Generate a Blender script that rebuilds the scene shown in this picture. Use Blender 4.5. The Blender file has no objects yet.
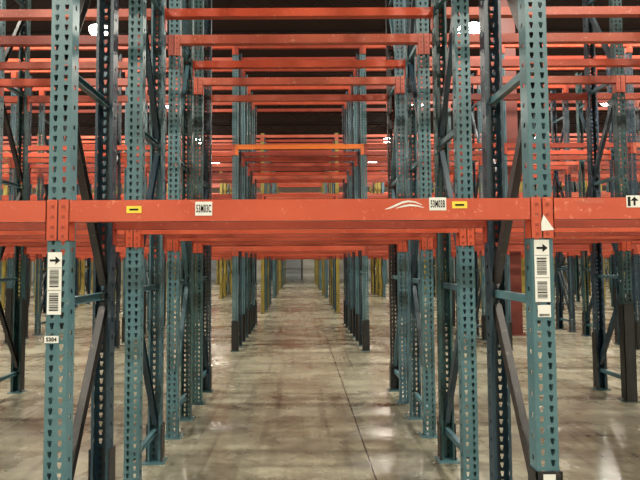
import bpy, math, random
import numpy as np
from mathutils import Matrix, Vector
random.seed(7)
sc = bpy.context.scene
sc.view_settings.view_transform = 'Standard'
sc.view_settings.exposure = 0.0

H = 1.6
Z1 = 2.334
U = Z1           # one depth unit (front plane distance)
X0 = 1.177

# ------------------------------------------------------------------ materials
def new_mat(name):
    m = bpy.data.materials.new(name); m.use_nodes = True
    nt = m.node_tree; nt.nodes.clear()
    out = nt.nodes.new('ShaderNodeOutputMaterial')
    b = nt.nodes.new('ShaderNodeBsdfPrincipled')
    nt.links.new(b.outputs[0], out.inputs[0])
    return m, nt, b

def paint(name, col, col2, rough=0.45, scale=3.0, spec=0.5, wear=None, metallic=0.0):
    m, nt, b = new_mat(name)
    tc = nt.nodes.new('ShaderNodeTexCoord')
    n = nt.nodes.new('ShaderNodeTexNoise'); n.inputs['Scale'].default_value = scale
    n.inputs['Detail'].default_value = 6
    nt.links.new(tc.outputs['Object'], n.inputs['Vector'])
    r = nt.nodes.new('ShaderNodeValToRGB')
    r.color_ramp.elements[0].position = 0.35; r.color_ramp.elements[1].position = 0.68
    r.color_ramp.elements[0].color = (*col, 1); r.color_ramp.elements[1].color = (*col2, 1)
    nt.links.new(n.outputs[0], r.inputs[0])
    last = r.outputs[0]
    if wear:
        n2 = nt.nodes.new('ShaderNodeTexNoise'); n2.inputs['Scale'].default_value = 28
        n2.inputs['Detail'].default_value = 8; n2.inputs['Roughness'].default_value = 0.7
        nt.links.new(tc.outputs['Object'], n2.inputs['Vector'])
        r2 = nt.nodes.new('ShaderNodeValToRGB')
        r2.color_ramp.elements[0].position = 0.59; r2.color_ramp.elements[1].position = 0.67
        nt.links.new(n2.outputs[0], r2.inputs[0])
        mx = nt.nodes.new('ShaderNodeMix'); mx.data_type = 'RGBA'
        nt.links.new(r2.outputs[0], mx.inputs[0])
        nt.links.new(last, mx.inputs[6]); mx.inputs[7].default_value = (*wear, 1)
        last = mx.outputs[2]
    nt.links.new(last, b.inputs['Base Color'])
    b.inputs['Roughness'].default_value = rough
    b.inputs['Metallic'].default_value = metallic
    b.inputs['Specular IOR Level'].default_value = spec
    return m

M = {}
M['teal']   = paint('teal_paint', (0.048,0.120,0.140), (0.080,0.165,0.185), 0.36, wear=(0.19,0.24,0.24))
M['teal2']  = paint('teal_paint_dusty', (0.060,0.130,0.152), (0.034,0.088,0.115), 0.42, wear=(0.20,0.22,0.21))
M['navy']   = paint('navy_paint', (0.009,0.026,0.042), (0.017,0.040,0.056), 0.35, wear=(0.07,0.09,0.10))  # dark post paint; on rear posts it also holds painted-in shade
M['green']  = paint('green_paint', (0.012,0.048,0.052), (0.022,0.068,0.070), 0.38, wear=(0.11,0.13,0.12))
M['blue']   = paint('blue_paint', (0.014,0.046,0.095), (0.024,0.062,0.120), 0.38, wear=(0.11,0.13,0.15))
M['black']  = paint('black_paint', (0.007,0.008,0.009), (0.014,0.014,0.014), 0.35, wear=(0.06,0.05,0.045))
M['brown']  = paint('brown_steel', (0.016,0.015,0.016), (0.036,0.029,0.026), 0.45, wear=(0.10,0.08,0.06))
M['yellow'] = paint('yellow_paint', (0.32,0.24,0.035), (0.19,0.16,0.04), 0.5)
M['orange'] = paint('orange_red_paint', (0.44,0.056,0.022), (0.54,0.088,0.038), 0.34, 2.0, wear=(0.64,0.20,0.12))
M['orange2']= paint('orange_paint_dusty', (0.53,0.115,0.062), (0.39,0.058,0.030), 0.42, 2.0, wear=(0.62,0.28,0.18))
M['orange3']= paint('orange_paint_dark', (0.24,0.027,0.012), (0.34,0.045,0.020), 0.4, 2.0, wear=(0.45,0.13,0.07))
M['orange4']= paint('orange_paint_bright', (0.85,0.20,0.025), (0.75,0.16,0.03), 0.4, 2.0)
M['steel']  = paint('galvanised_steel', (0.30,0.30,0.29), (0.4,0.4,0.38), 0.35, metallic=0.7)
M['white']  = paint('label_white', (0.75,0.74,0.70), (0.66,0.65,0.60), 0.5)
M['lyellow']= paint('label_yellow', (0.80,0.62,0.05), (0.72,0.55,0.05), 0.5)
M['ink']    = paint('label_ink', (0.008,0.008,0.008), (0.012,0.012,0.012), 0.7, spec=0.2)
M['red']    = paint('red_column_paint', (0.115,0.018,0.012), (0.16,0.026,0.016), 0.5)
M['roofst'] = paint('roof_steel', (0.010,0.009,0.009), (0.018,0.016,0.015), 0.7)
PAL = ['teal','teal2','navy','green','black','brown','yellow','orange','orange2','orange3','orange4','steel','blue']
PI = {k:i for i,k in enumerate(PAL)}

# ------------------------------------------------------------------ mesh builder (quads)
class MB:
    def __init__(s): s.v=[]; s.q=[]; s.m=[]; s.n=0
    def add(s, V, Q, mi):
        V=np.asarray(V,dtype=np.float32); Q=np.asarray(Q,dtype=np.int32)
        s.v.append(V); s.q.append(Q+s.n); s.m.append(np.full(len(Q),mi,dtype=np.int32)); s.n+=len(V)
    def box(s,x0,x1,y0,y1,z0,z1,mi):
        V=[(x0,y0,z0),(x1,y0,z0),(x1,y1,z0),(x0,y1,z0),(x0,y0,z1),(x1,y0,z1),(x1,y1,z1),(x0,y1,z1)]
        s.add(V,BQ,mi)
    def bar(s,p,q,w,t,mi,side=(1,0,0)):
        p=np.array(p,float);q=np.array(q,float);d=q-p;d/=np.linalg.norm(d)
        a=np.array(side,float);a-=d*a.dot(d);a/=np.linalg.norm(a);b=np.cross(d,a)
        V=[]
        for c in (p,q):
            for sa,sb in ((-1,-1),(1,-1),(1,1),(-1,1)):
                V.append(c+a*sa*w/2+b*sb*t/2)
        s.add(V,BQ,mi)
    def channel(s,p,q,w,t,mi,side=(1,0,0),th=0.004):
        p=np.array(p,float);q=np.array(q,float);d=q-p;d/=np.linalg.norm(d)
        a=np.array(side,float);a-=d*a.dot(d);a/=np.linalg.norm(a);b=np.cross(d,a)
        s.bar(p-a*(w/2),q-a*(w/2),th,t,mi,side)
        s.bar(p+b*(t/2-th/2),q+b*(t/2-th/2),w,th,mi,side)
        s.bar(p-b*(t/2-th/2),q-b*(t/2-th/2),w,th,mi,side)
    def obj(s,name,mats,loc=(0,0,0),smooth=False):
        V=np.concatenate(s.v);Q=np.concatenate(s.q);Mi=np.concatenate(s.m)
        me=bpy.data.meshes.new(name)
        me.vertices.add(len(V));me.vertices.foreach_set('co',V.ravel())
        me.loops.add(len(Q)*4);me.loops.foreach_set('vertex_index',Q.ravel())
        me.polygons.add(len(Q));me.polygons.foreach_set('loop_start',np.arange(0,len(Q)*4,4,dtype=np.int32))
        me.polygons.foreach_set('material_index',Mi)
        for m in mats: me.materials.append(m)
        me.update(calc_edges=True); me.validate()
        if not smooth:
            me.polygons.foreach_set('use_smooth',np.zeros(len(me.polygons),dtype=bool));me.update()
        o=bpy.data.objects.new(name,me);o.location=loc;sc.collection.objects.link(o);return o
BQ=[(0,3,2,1),(4,5,6,7),(0,1,5,4),(1,2,6,5),(2,3,7,6),(3,0,4,7)]

PH=5.68
PW=0.0525
PD=0.072
def post_template(detail):
    V=[];Q=[]
    def quad(a,b,c,d):
        n=len(V);V.extend([a,b,c,d]);Q.append((n,n+1,n+2,n+3))
    def f(x0,x1,z0,z1,y=0): quad((x0,y,z0),(x1,y,z0),(x1,y,z1),(x0,y,z1))
    def g(x,y0,y1,z0,z1): quad((x,y0,z0),(x,y1,z0),(x,y1,z1),(x,y0,z1))
    w=PW
    if detail:
        f(-w,-0.034,0,PH);f(-0.014,0.014,0,PH);f(0.034,w,0,PH)
        p=0.0508
        n=int(PH/p)
        for sx in (-1,1):
            a,b=sorted((sx*0.014,sx*0.034))
            f(a,b,0,0.012)
            for i in range(n):
                z=i*p
                zt=min(z+p+0.012,PH)
                f(a,b,z+0.042,zt)
                quad((a,0,z+0.012),(a+0.005,0,z+0.012),(a+0.001,0,z+0.030),(a,0,z+0.030))
                quad((b-0.005,0,z+0.012),(b,0,z+0.012),(b,0,z+0.030),(b-0.001,0,z+0.030))
        p2=0.1016;n2=int(PH/p2)
        for x in (-w,w):
            g(x,0,0.028,0,PH);g(x,0.046,PD,0,PH);g(x,0.028,0.046,0,0.03)
            for i in range(n2):
                z=i*p2+0.03
                g(x,0.028,0.046,z+0.022,min(z+p2,PH))
    else:
        f(-w,w,0,PH);g(-w,0,PD,0,PH);g(w,0,PD,0,PH)
    f(-w,-w+0.016,0,PH,PD);f(w-0.016,w,0,PH,PD)
    return np.array(V,np.float32),np.array(Q,np.int32)
PT={True:post_template(True),False:post_template(False)}

DEP=0.254*U
STR=[0.24,1.405,2.57,3.74,4.90]
L=[(1.905,0.104),(3.745,0.082),(5.62,0.082)]

def frame(mb,x,rowpar,detail,cols,boots):
    V,Q=PT[detail]
    cf,cr,cd,ch=cols
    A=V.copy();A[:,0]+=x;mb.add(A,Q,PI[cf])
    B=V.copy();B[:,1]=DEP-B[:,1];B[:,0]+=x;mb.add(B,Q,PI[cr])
    for y0 in (-0.02,DEP-PD-0.035):
        mb.box(x-0.085,x+0.085,y0,y0+PD+0.055,0,0.01,PI['black' if not detail else cf])
        if detail:
            for sx in (-0.068,0.068):
                mb.box(x+sx-0.009,x+sx+0.009,y0+0.05,y0+0.068,0.01,0.03,PI['steel'])
    ya,yb=0.035,DEP-0.035
    for i,z in enumerate(STR):
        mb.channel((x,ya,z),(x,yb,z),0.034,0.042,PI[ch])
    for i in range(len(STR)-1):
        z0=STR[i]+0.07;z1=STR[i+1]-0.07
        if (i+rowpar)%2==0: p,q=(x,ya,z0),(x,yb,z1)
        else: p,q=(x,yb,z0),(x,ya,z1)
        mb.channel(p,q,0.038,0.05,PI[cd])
    bf,br=boots
    if bf>0:
        mb.box(x-w_(),x+w_(),-0.010,-0.004,0,bf,PI['black'])
        for s in (-1,1):
            a,b=sorted((x+s*(PW+0.003),x+s*(PW+0.010)))
            mb.box(a,b,-0.010,PD+0.004,0,bf,PI['black'])
    if br>0:
        mb.box(x-w_(),x+w_(),DEP+0.004,DEP+0.010,0,br,PI['black'])
        for s in (-1,1):
            a,b=sorted((x+s*(PW+0.003),x+s*(PW+0.010)))
            mb.box(a,b,DEP-PD-0.004,DEP+0.010,0,br,PI['black'])
def w_(): return PW+0.010

def beam(mb,xa,xb,z,h,front,detail,c):
    ci=PI[c]
    def yb(a,b):
        if front: return (a,b)
        return (DEP-b,DEP-a)
    a0=xa+PW+0.006;a1=xb-PW-0.006
    y0,y1=yb(-0.012,0.020);mb.box(a0,a1,y0,y1,z-h,z,ci)
    y0,y1=yb(0.0202,0.046);mb.box(a0,a1,y0,y1,z-h,z-0.035,ci)
    for xc,s in ((xa,1),(xb,-1)):
        p,q=sorted((xc+s*(PW+0.0005),xc+s*(PW+0.0055)))
        y0,y1=yb(-0.010,0.050);mb.box(p,q,y0,y1,z-0.195,z+0.004,ci)
        p,q=sorted((xc+s*0.004,xc+s*(PW+0.0054)))
        y0,y1=yb(-0.010,-0.003);mb.box(p,q,y0,y1,z-0.195,z+0.004,ci)
        if detail:
            for dz in (0.03,0.08,0.13,0.175):
                y0,y1=yb(-0.013,-0.010)
                m=xc+s*0.026
                mb.box(m-0.007,m+0.007,y0,y1,z-dz-0.007,z-dz+0.007,PI['orange3'])

def xs_for(ext):
    xs=[-X0,X0]
    x=X0*768/242;
    while x<ext: xs.append(x);x+=2*X0
    x=-3*X0
    while x>-ext: xs.append(x);x-=2*X0
    return sorted(xs)

racks=[]
NG=6
for g in range(NG):
    for r in range(4):
        zr=1.0+2.72*g+0.452*r
        y=zr*U
        ext=min(0.72*y+7.5,25.0)
        detail=g<2
        xs=xs_for(ext)
        mb=MB()
        rnd=random.Random(100*g+r)
        for x in xs:
            if g<2:
                cf=rnd.choice(['teal','teal','teal2','green'] if g==0 else ['teal','teal2','navy','green'])
                cr=rnd.choice(['navy','green','teal2','navy'])  # rear posts darker: dark paint, plus channel shade put into the colour
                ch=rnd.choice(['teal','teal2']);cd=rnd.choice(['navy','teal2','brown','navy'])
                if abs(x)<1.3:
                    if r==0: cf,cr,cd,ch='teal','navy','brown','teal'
                    if r==1: cf='teal'
                elif x>1.3 and rnd.random()<0.3: cf='blue'
            elif g==2:
                cf,cr,cd,ch=rnd.choice([('yellow','navy','brown','yellow'),('yellow','green','brown','navy'),('teal2','navy','navy','teal2')])
            else:
                cf,cr,cd,ch=rnd.choice([('yellow','yellow','navy','yellow'),('yellow','navy','navy','yellow'),('teal2','yellow','navy','navy'),('teal','navy','navy','navy')])
            bf=rnd.choice([0,0,0.5,1.1]) if g<2 else 0
            br=rnd.choice([0,0.5,0.6,1.1]) if g<2 else 0
            if g==0:
                if abs(x)<1.3:
                    bf,br={0:(0,0.51),1:(0,0.3),2:(0,0),3:(0,0.3)}[r]
                    if r==0 and x>0: bf,br=0.6,0
                    if r==3 and x>0: cr='black'
                elif r==3:
                    bf,br=(0,1.15) if x<0 else (1.1,0.7)
                    if x>0: cf='green';cr='navy'
            if g==1 and abs(x)<1.3: bf,br=0.55,0.6
            frame(mb,x,r%2,detail,(cf,cr,cd,ch),(bf,br))
        for i in range(len(xs)-1):
            for li,(z,h) in enumerate(L):
                for fr in (True,False):
                    c=rnd.choice(['orange','orange','orange2','orange3','orange3'])
                    if g==0 and li==0: c='orange' if fr else 'orange3'
                    if g==0 and li==1 : c=rnd.choice(['orange','orange2','orange3'])
                    if g==1 and r==0 and li==1 and fr and xs[i]<0<xs[i+1]: c='orange4'
                    beam(mb,xs[i],xs[i+1],z,h,fr,detail,c)
        o=mb.obj('pallet_rack',[M[k] for k in PAL],(0,y,0))
        racks.append(o)

# ------------------------------------------------------------------ stickers on the first rack
front=racks[0]
def px2x(px,d): return (px-300)/480*d
def px2z(py,d): return H+(262-py)/480*d
def mk_child(mb,name,mats,parent):
    o=mb.obj(name,mats);o.parent=parent;return o
LM=[M['white'],M['ink'],M['lyellow']]
def sticker(name,px0,px1,py0,py1,yoff,kind,text=None):
    d=U+yoff
    x0,x1=px2x(px0,d),px2x(px1,d);z1,z0=px2z(py0,d),px2z(py1,d)
    mb=MB();yy=yoff
    mb.box(x0,x1,yy-0.0012,yy,z0,z1,2 if kind=='yellow' else 0)
    yi=yy-0.0020;w=x1-x0;h=z1-z0
    def ink(a,b,c,e): mb.box(x0+w*a,x0+w*b,yi,yy-0.0012,z0+h*c,z0+h*e,1)
    def tri(pts):
        V=[(x0+w*a,yi,z0+h*b) for a,b in pts];V.append(V[-1]);
        mb.add(V[:4],[(0,1,2,3)],1)
    rr=random.Random(px0)
    if kind=='tag':
        ink(0.15,0.6,0.85,0.885)
        tri([(0.55,0.80),(0.9,0.867),(0.55,0.935)])
        for (s,e) in ((0.44,0.72),(0.06,0.34)):
            z=s
            while z<e:
                t=rr.choice([0.008,0.012,0.02]);ink(0.15,0.8,z,min(z+t,e));z+=t+rr.choice([0.01,0.014])
        ink(0.05,0.95,0.745,0.752);ink(0.05,0.95,0.385,0.392)
    elif kind=='code':
        z=0.12
        while z<0.88:
            t=rr.choice([0.02,0.03,0.045]);ink(z,min(z+t,0.88),0.08,0.28);z+=t+rr.choice([0.02,0.03])
    elif kind=='up':
        ink(0.44,0.56,0.15,0.6);tri([(0.25,0.55),(0.75,0.55),(0.5,0.9)]);ink(0.08,0.25,0.1,0.9)
    elif kind=='yellow':
        ink(0.2,0.8,0.35,0.62)
    o=mk_child(mb,name,LM,front)
    if text:
        cu=bpy.data.curves.new(name+'_text','FONT');cu.body=text;cu.size=h*0.78;cu.align_x='CENTER'
        cu.offset=0.0012;cu.space_character=1.12
        cu.materials.append(M['ink'])
        t=bpy.data.objects.new(name+'_text',cu);sc.collection.objects.link(t)
        t.parent=front;t.location=((x0+x1)/2,yi,z0+h*0.24);t.rotation_euler=(math.pi/2,0,0)
        t.scale=(min(1.0,w/(h*0.78*0.68*len(text))*0.95),1,1)
FB=-0.0125
sticker('label_1',195,212,201,215,FB,'plain','53M03C')
sticker('label_2',430,447,198,211,FB,'plain','53M03B')
sticker('label_3',126,141,205,212,FB,'yellow')
sticker('label_4',453,468,202,209,FB,'yellow')
sticker('label_5',628,644,197,209,FB,'up')
sticker('label_6',48,62,251,313,-0.001,'tag')
sticker('label_7',534,549,241,303,-0.001,'tag')
sticker('label_8',46,60,334,341,-0.001,'plain','S304')
sticker('label_9',536,549,306,318,-0.001,'code')
sticker('label_10',537,549,471,479,-0.0105,'code')
mb=MB();
x=px2x(543,U);z=px2z(222,U)
mb.add([(x,-0.0135,z+0.03),(x+0.05,-0.0135,z-0.045),(x-0.012,-0.0135,z-0.05),(x-0.012,-0.0135,z-0.01)],[(0,1,2,3)],0)
mk_child(mb,'torn_label',LM,front)
mb=MB();
def stroke(pts,ws):
    n=len(pts);V=[];Q=[]
    for i,(a,b) in enumerate(pts):
        X,Z=px2x(a,U),px2z(b,U);w=ws[i]/480*U/2
        V+= [(X,-0.0130-0.0001*i,Z-w),(X,-0.0130-0.0001*i,Z+w)]
        if i: Q.append((2*i-2,2*i,2*i+1,2*i-1))
    mb.add(V,Q,0)
stroke([(385,210),(390,208.5),(396,206),(402,203.3),(408,202),(415,202.8),(422,205.5)],[0.6,1.6,2.4,2.2,1.8,1.4,0.6])
stroke([(396,209),(403,207),(410,205.8),(417,206.5),(424,208.5)],[0.5,1.6,2.0,1.4,0.4])
mk_child(mb,'paint_scrape',LM,front)
mb=MB()
stroke([(576,204),(584,202.5),(594,202.6),(604,203)],[2,5,5,3])
mk_child(mb,'tape_scuff',[M['orange2']],front)

# ------------------------------------------------------------------ red building columns
XW=27.0;YB=-9.0;YF=44.0;HC=9.0
def column(x,y):
    mb=MB();w,d,t=0.17,0.15,0.025
    zt=HC-0.02
    mb.box(-w,w,-d,-d+t,0.02,zt,0);mb.box(-w,w,d-t,d,0.02,zt,0);mb.box(-0.012,0.012,-d+t,d-t,0.02,zt,0)
    mb.box(-w-0.06,w+0.06,-d-0.05,d+0.05,0,0.025,0)
    for sx in (-1,1):
        for sy in (-1,1):
            mb.box(sx*(w+0.03)-0.015,sx*(w+0.03)+0.015,sy*d-0.015,sy*d+0.015,0.025,0.06,0)
    mb.obj('steel_column',[M['red']],(x,y,0))
for gy in (1,3,5):
    yc=(1.0+2.72*gy+0.452*1+0.353)*U
    for xc in (4.62,4.62+14.1,4.62-14.2):
        column(xc,yc)

# ------------------------------------------------------------------ room
def floor_mat():
    m,nt,b=new_mat('polished_concrete')
    def N(t,**k):
        n=nt.nodes.new(t)
        for a,v in k.items(): setattr(n,a,v)
        return n
    Lk=nt.links.new
    tc=N('ShaderNodeTexCoord')
    n=N('ShaderNodeTexNoise');n.inputs['Scale'].default_value=0.9;n.inputs['Detail'].default_value=9;n.inputs['Roughness'].default_value=0.65
    Lk(tc.outputs['Object'],n.inputs['Vector'])
    r=N('ShaderNodeValToRGB')
    r.color_ramp.elements[0].position=0.36;r.color_ramp.elements[0].color=(0.180,0.162,0.112,1)
    r.color_ramp.elements[1].position=0.66;r.color_ramp.elements[1].color=(0.36,0.340,0.250,1)
    Lk(n.outputs[0],r.inputs[0])
    n2=N('ShaderNodeTexNoise');n2.inputs['Scale'].default_value=14;n2.inputs['Detail'].default_value=6
    Lk(tc.outputs['Object'],n2.inputs['Vector'])
    mr=N('ShaderNodeMapRange');mr.inputs[1].default_value=0.3;mr.inputs[2].default_value=0.7;mr.inputs[3].default_value=0.76;mr.inputs[4].default_value=1.15
    Lk(n2.outputs[0],mr.inputs[0])
    mu=N('ShaderNodeMix',data_type='RGBA',blend_type='MULTIPLY');mu.inputs[0].default_value=1
    Lk(r.outputs[0],mu.inputs[6]);Lk(mr.outputs[0],mu.inputs[7])
    def streaks(sx,sy,lo,hi,dk):
        mp=N('ShaderNodeMapping');mp.inputs['Scale'].default_value=(sx,sy,1)
        Lk(tc.outputs['Object'],mp.inputs[0])
        q=N('ShaderNodeTexNoise');q.inputs['Scale'].default_value=1;q.inputs['Detail'].default_value=4
        Lk(mp.outputs[0],q.inputs['Vector'])
        e=N('ShaderNodeMapRange');e.inputs[1].default_value=lo;e.inputs[2].default_value=hi;e.inputs[3].default_value=1;e.inputs[4].default_value=dk
        Lk(q.outputs[0],e.inputs[0]);return e
    s1=streaks(9.0,0.3,0.54,0.70,0.6);s2=streaks(0.25,4.5,0.50,0.66,0.55)  # s1: tyre scuffs along the aisle; s2: darker bands across it
    pm=N('ShaderNodeMath',operation='MULTIPLY');Lk(s1.outputs[0],pm.inputs[0]);Lk(s2.outputs[0],pm.inputs[1])
    mu2=N('ShaderNodeMix',data_type='RGBA',blend_type='MULTIPLY');mu2.inputs[0].default_value=1
    Lk(mu.outputs[2],mu2.inputs[6]);Lk(pm.outputs[0],mu2.inputs[7])
    sp=N('ShaderNodeSeparateXYZ');Lk(tc.outputs['Object'],sp.inputs[0])
    def joint(axis,off,period,wid):
        a=N('ShaderNodeMath',operation='SUBTRACT');Lk(sp.outputs[axis],a.inputs[0]);a.inputs[1].default_value=off
        p=N('ShaderNodeMath',operation='PINGPONG');Lk(a.outputs[0],p.inputs[0]);p.inputs[1].default_value=period/2
        l=N('ShaderNodeMath',operation='LESS_THAN');Lk(p.outputs[0],l.inputs[0]);l.inputs[1].default_value=wid
        return l
    j1=joint(0,0.55,4.7,0.007);j2=joint(1,7.6,4.2,0.006)
    mxm=N('ShaderNodeMath',operation='MAXIMUM');Lk(j1.outputs[0],mxm.inputs[0]);Lk(j2.outputs[0],mxm.inputs[1])
    mj=N('ShaderNodeMix',data_type='RGBA');Lk(mxm.outputs[0],mj.inputs[0]);Lk(mu2.outputs[2],mj.inputs[6]);mj.inputs[7].default_value=(0.03,0.025,0.02,1)
    Lk(mj.outputs[2],b.inputs['Base Color'])
    r3=N('ShaderNodeMapRange');r3.inputs[1].default_value=0.3;r3.inputs[2].default_value=0.7;r3.inputs[3].default_value=0.20;r3.inputs[4].default_value=0.34
    Lk(n.outputs[0],r3.inputs[0]);Lk(r3.outputs[0],b.inputs['Roughness'])
    b.inputs['Specular IOR Level'].default_value=0.7
    bp=N('ShaderNodeBump');bp.inputs['Strength'].default_value=0.16;bp.inputs['Distance'].default_value=0.02
    n4=N('ShaderNodeTexNoise');n4.inputs['Scale'].default_value=9;n4.inputs['Detail'].default_value=4;Lk(tc.outputs['Object'],n4.inputs['Vector'])
    Lk(n4.outputs[0],bp.inputs['Height']);Lk(bp.outputs[0],b.inputs['Normal'])
    return m
wallm=paint('painted_wall',(0.55,0.54,0.48),(0.62,0.61,0.54),0.8,0.5)
ceilm=paint('dark_roof_deck',(0.008,0.0075,0.0075),(0.014,0.012,0.012),0.9,0.7)
def slab(name,x0,x1,y0,y1,z0,z1,m):
    mb=MB();mb.box(x0,x1,y0,y1,z0,z1,0);return mb.obj(name,[m])
slab('floor',-XW,XW,YB,YF,-0.2,0,floor_mat())
slab('ceiling',-XW,XW,YB,YF,HC,HC+0.2,ceilm)
slab('wall_back',-XW,XW,YF,YF+0.2,-0.2,HC+0.2,wallm)
slab('wall_front',-XW,XW,YB-0.2,YB,-0.2,HC+0.2,wallm)
slab('wall_left',-XW-0.2,-XW,YB-0.2,YF+0.2,-0.2,HC+0.2,wallm)
slab('wall_right',XW,XW+0.2,YB-0.2,YF+0.2,-0.2,HC+0.2,wallm)
doorm=paint('dock_door_paint',(0.42,0.45,0.46),(0.36,0.39,0.41),0.5,1.0)
for i,xd in enumerate((-14,-7.5,-1.2,5.5,12.5)):
    mb=MB()
    for k in range(6):
        mb.box(xd-1.3,xd+1.3,YF-0.07,YF-0.005,0.02+k*0.5,0.02+k*0.5+0.485,0)
    mb.box(xd-1.42,xd-1.31,YF-0.1,YF-0.002,0,3.15,1);mb.box(xd+1.31,xd+1.42,YF-0.1,YF-0.002,0,3.15,1)
    mb.box(xd-1.31,xd+1.31,YF-0.1,YF-0.002,3.04,3.15,1)
    mb.obj('door_%d'%(i+1),[doorm,M['black']])

mb=MB()
y=YB+1
while y<YF-0.5:
    mb.box(-XW+0.05,XW-0.05,y-0.05,y+0.05,HC-0.06,HC-0.002,0)
    mb.box(-XW+0.05,XW-0.05,y-0.04,y+0.04,HC-0.56,HC-0.50,0)
    x=-XW+0.1;k=0
    while x<XW-0.8:
        a,b=(HC-0.52,HC-0.04) if k%2 else (HC-0.04,HC-0.52)
        mb.bar((x,y,a),(x+0.6,y,b),0.025,0.025,0,(0,1,0));x+=0.6;k+=1
    y+=2.1
mb.obj('roof_joists',[M['roofst']])

# ------------------------------------------------------------------ high bay lamps
lens,nt,b=new_mat('lamp_lens')
b.inputs['Base Color'].default_value=(1,1,1,1);b.inputs['Emission Color'].default_value=(1,0.98,0.92,1);b.inputs['Emission Strength'].default_value=30
def lathe(mb,prof,mi,n=24):
    V=[];Q=[]
    for (r,z) in prof:
        for k in range(n):
            a=2*math.pi*k/n;V.append((r*math.cos(a),r*math.sin(a),z))
    for i in range(len(prof)-1):
        for k in range(n):
            Q.append((i*n+k,i*n+(k+1)%n,(i+1)*n+(k+1)%n,(i+1)*n+k))
    mb.add(V,Q,mi)
mb=MB()
lathe(mb,[(0.34,0.0),(0.33,0.02),(0.27,0.14),(0.14,0.24),(0.10,0.26),(0.10,0.42),(0.05,0.45),(0.012,0.46),(0.012,0.60)],0)
lathe(mb,[(0.335,-0.002),(0.32,-0.09),(0.25,-0.17),(0.12,-0.21),(0.0005,-0.22)],1)
lo=mb.obj('high_bay_light',[M['steel'],lens],smooth=True);lme=lo.data
LZ=HC-0.62
ld=bpy.data.lights.new('bulb','AREA');ld.shape='DISK';ld.size=0.64;ld.energy=600;ld.color=(1,0.955,0.82)
first=True
for k in range(-2,6):
    yy=(3.14+2.72*(k-1))*U
    if yy<YB+0.5 or yy>YF-1:continue
    for xx in (-21.8,-13.4,-5.75,4.98,13.1,21.8):
        o=lo if first else bpy.data.objects.new('high_bay_light',lme)
        if not first: sc.collection.objects.link(o)
        first=False
        o.location=(xx,yy,LZ)
        a=bpy.data.objects.new('bulb',ld);sc.collection.objects.link(a);a.parent=o;a.location=(0,0,-0.23)

w=bpy.data.worlds.new('world');sc.world=w;w.use_nodes=True
w.node_tree.nodes['Background'].inputs[0].default_value=(0.5,0.48,0.42,1)
w.node_tree.nodes['Background'].inputs[1].default_value=0.3

# ------------------------------------------------------------------ camera
cd=bpy.data.cameras.new('camera');cam=bpy.data.objects.new('camera',cd);sc.collection.objects.link(cam)
cd.sensor_width=36;cd.lens=27.0;cd.clip_start=0.05;cd.clip_end=200
cd.shift_x=20/640
cam.matrix_world=Matrix.Translation((0,0,H))@Matrix.Rotation(math.radians(90+2.62),4,'X')@Matrix.Rotation(math.radians(-0.3),4,'Z')
sc.camera=cam
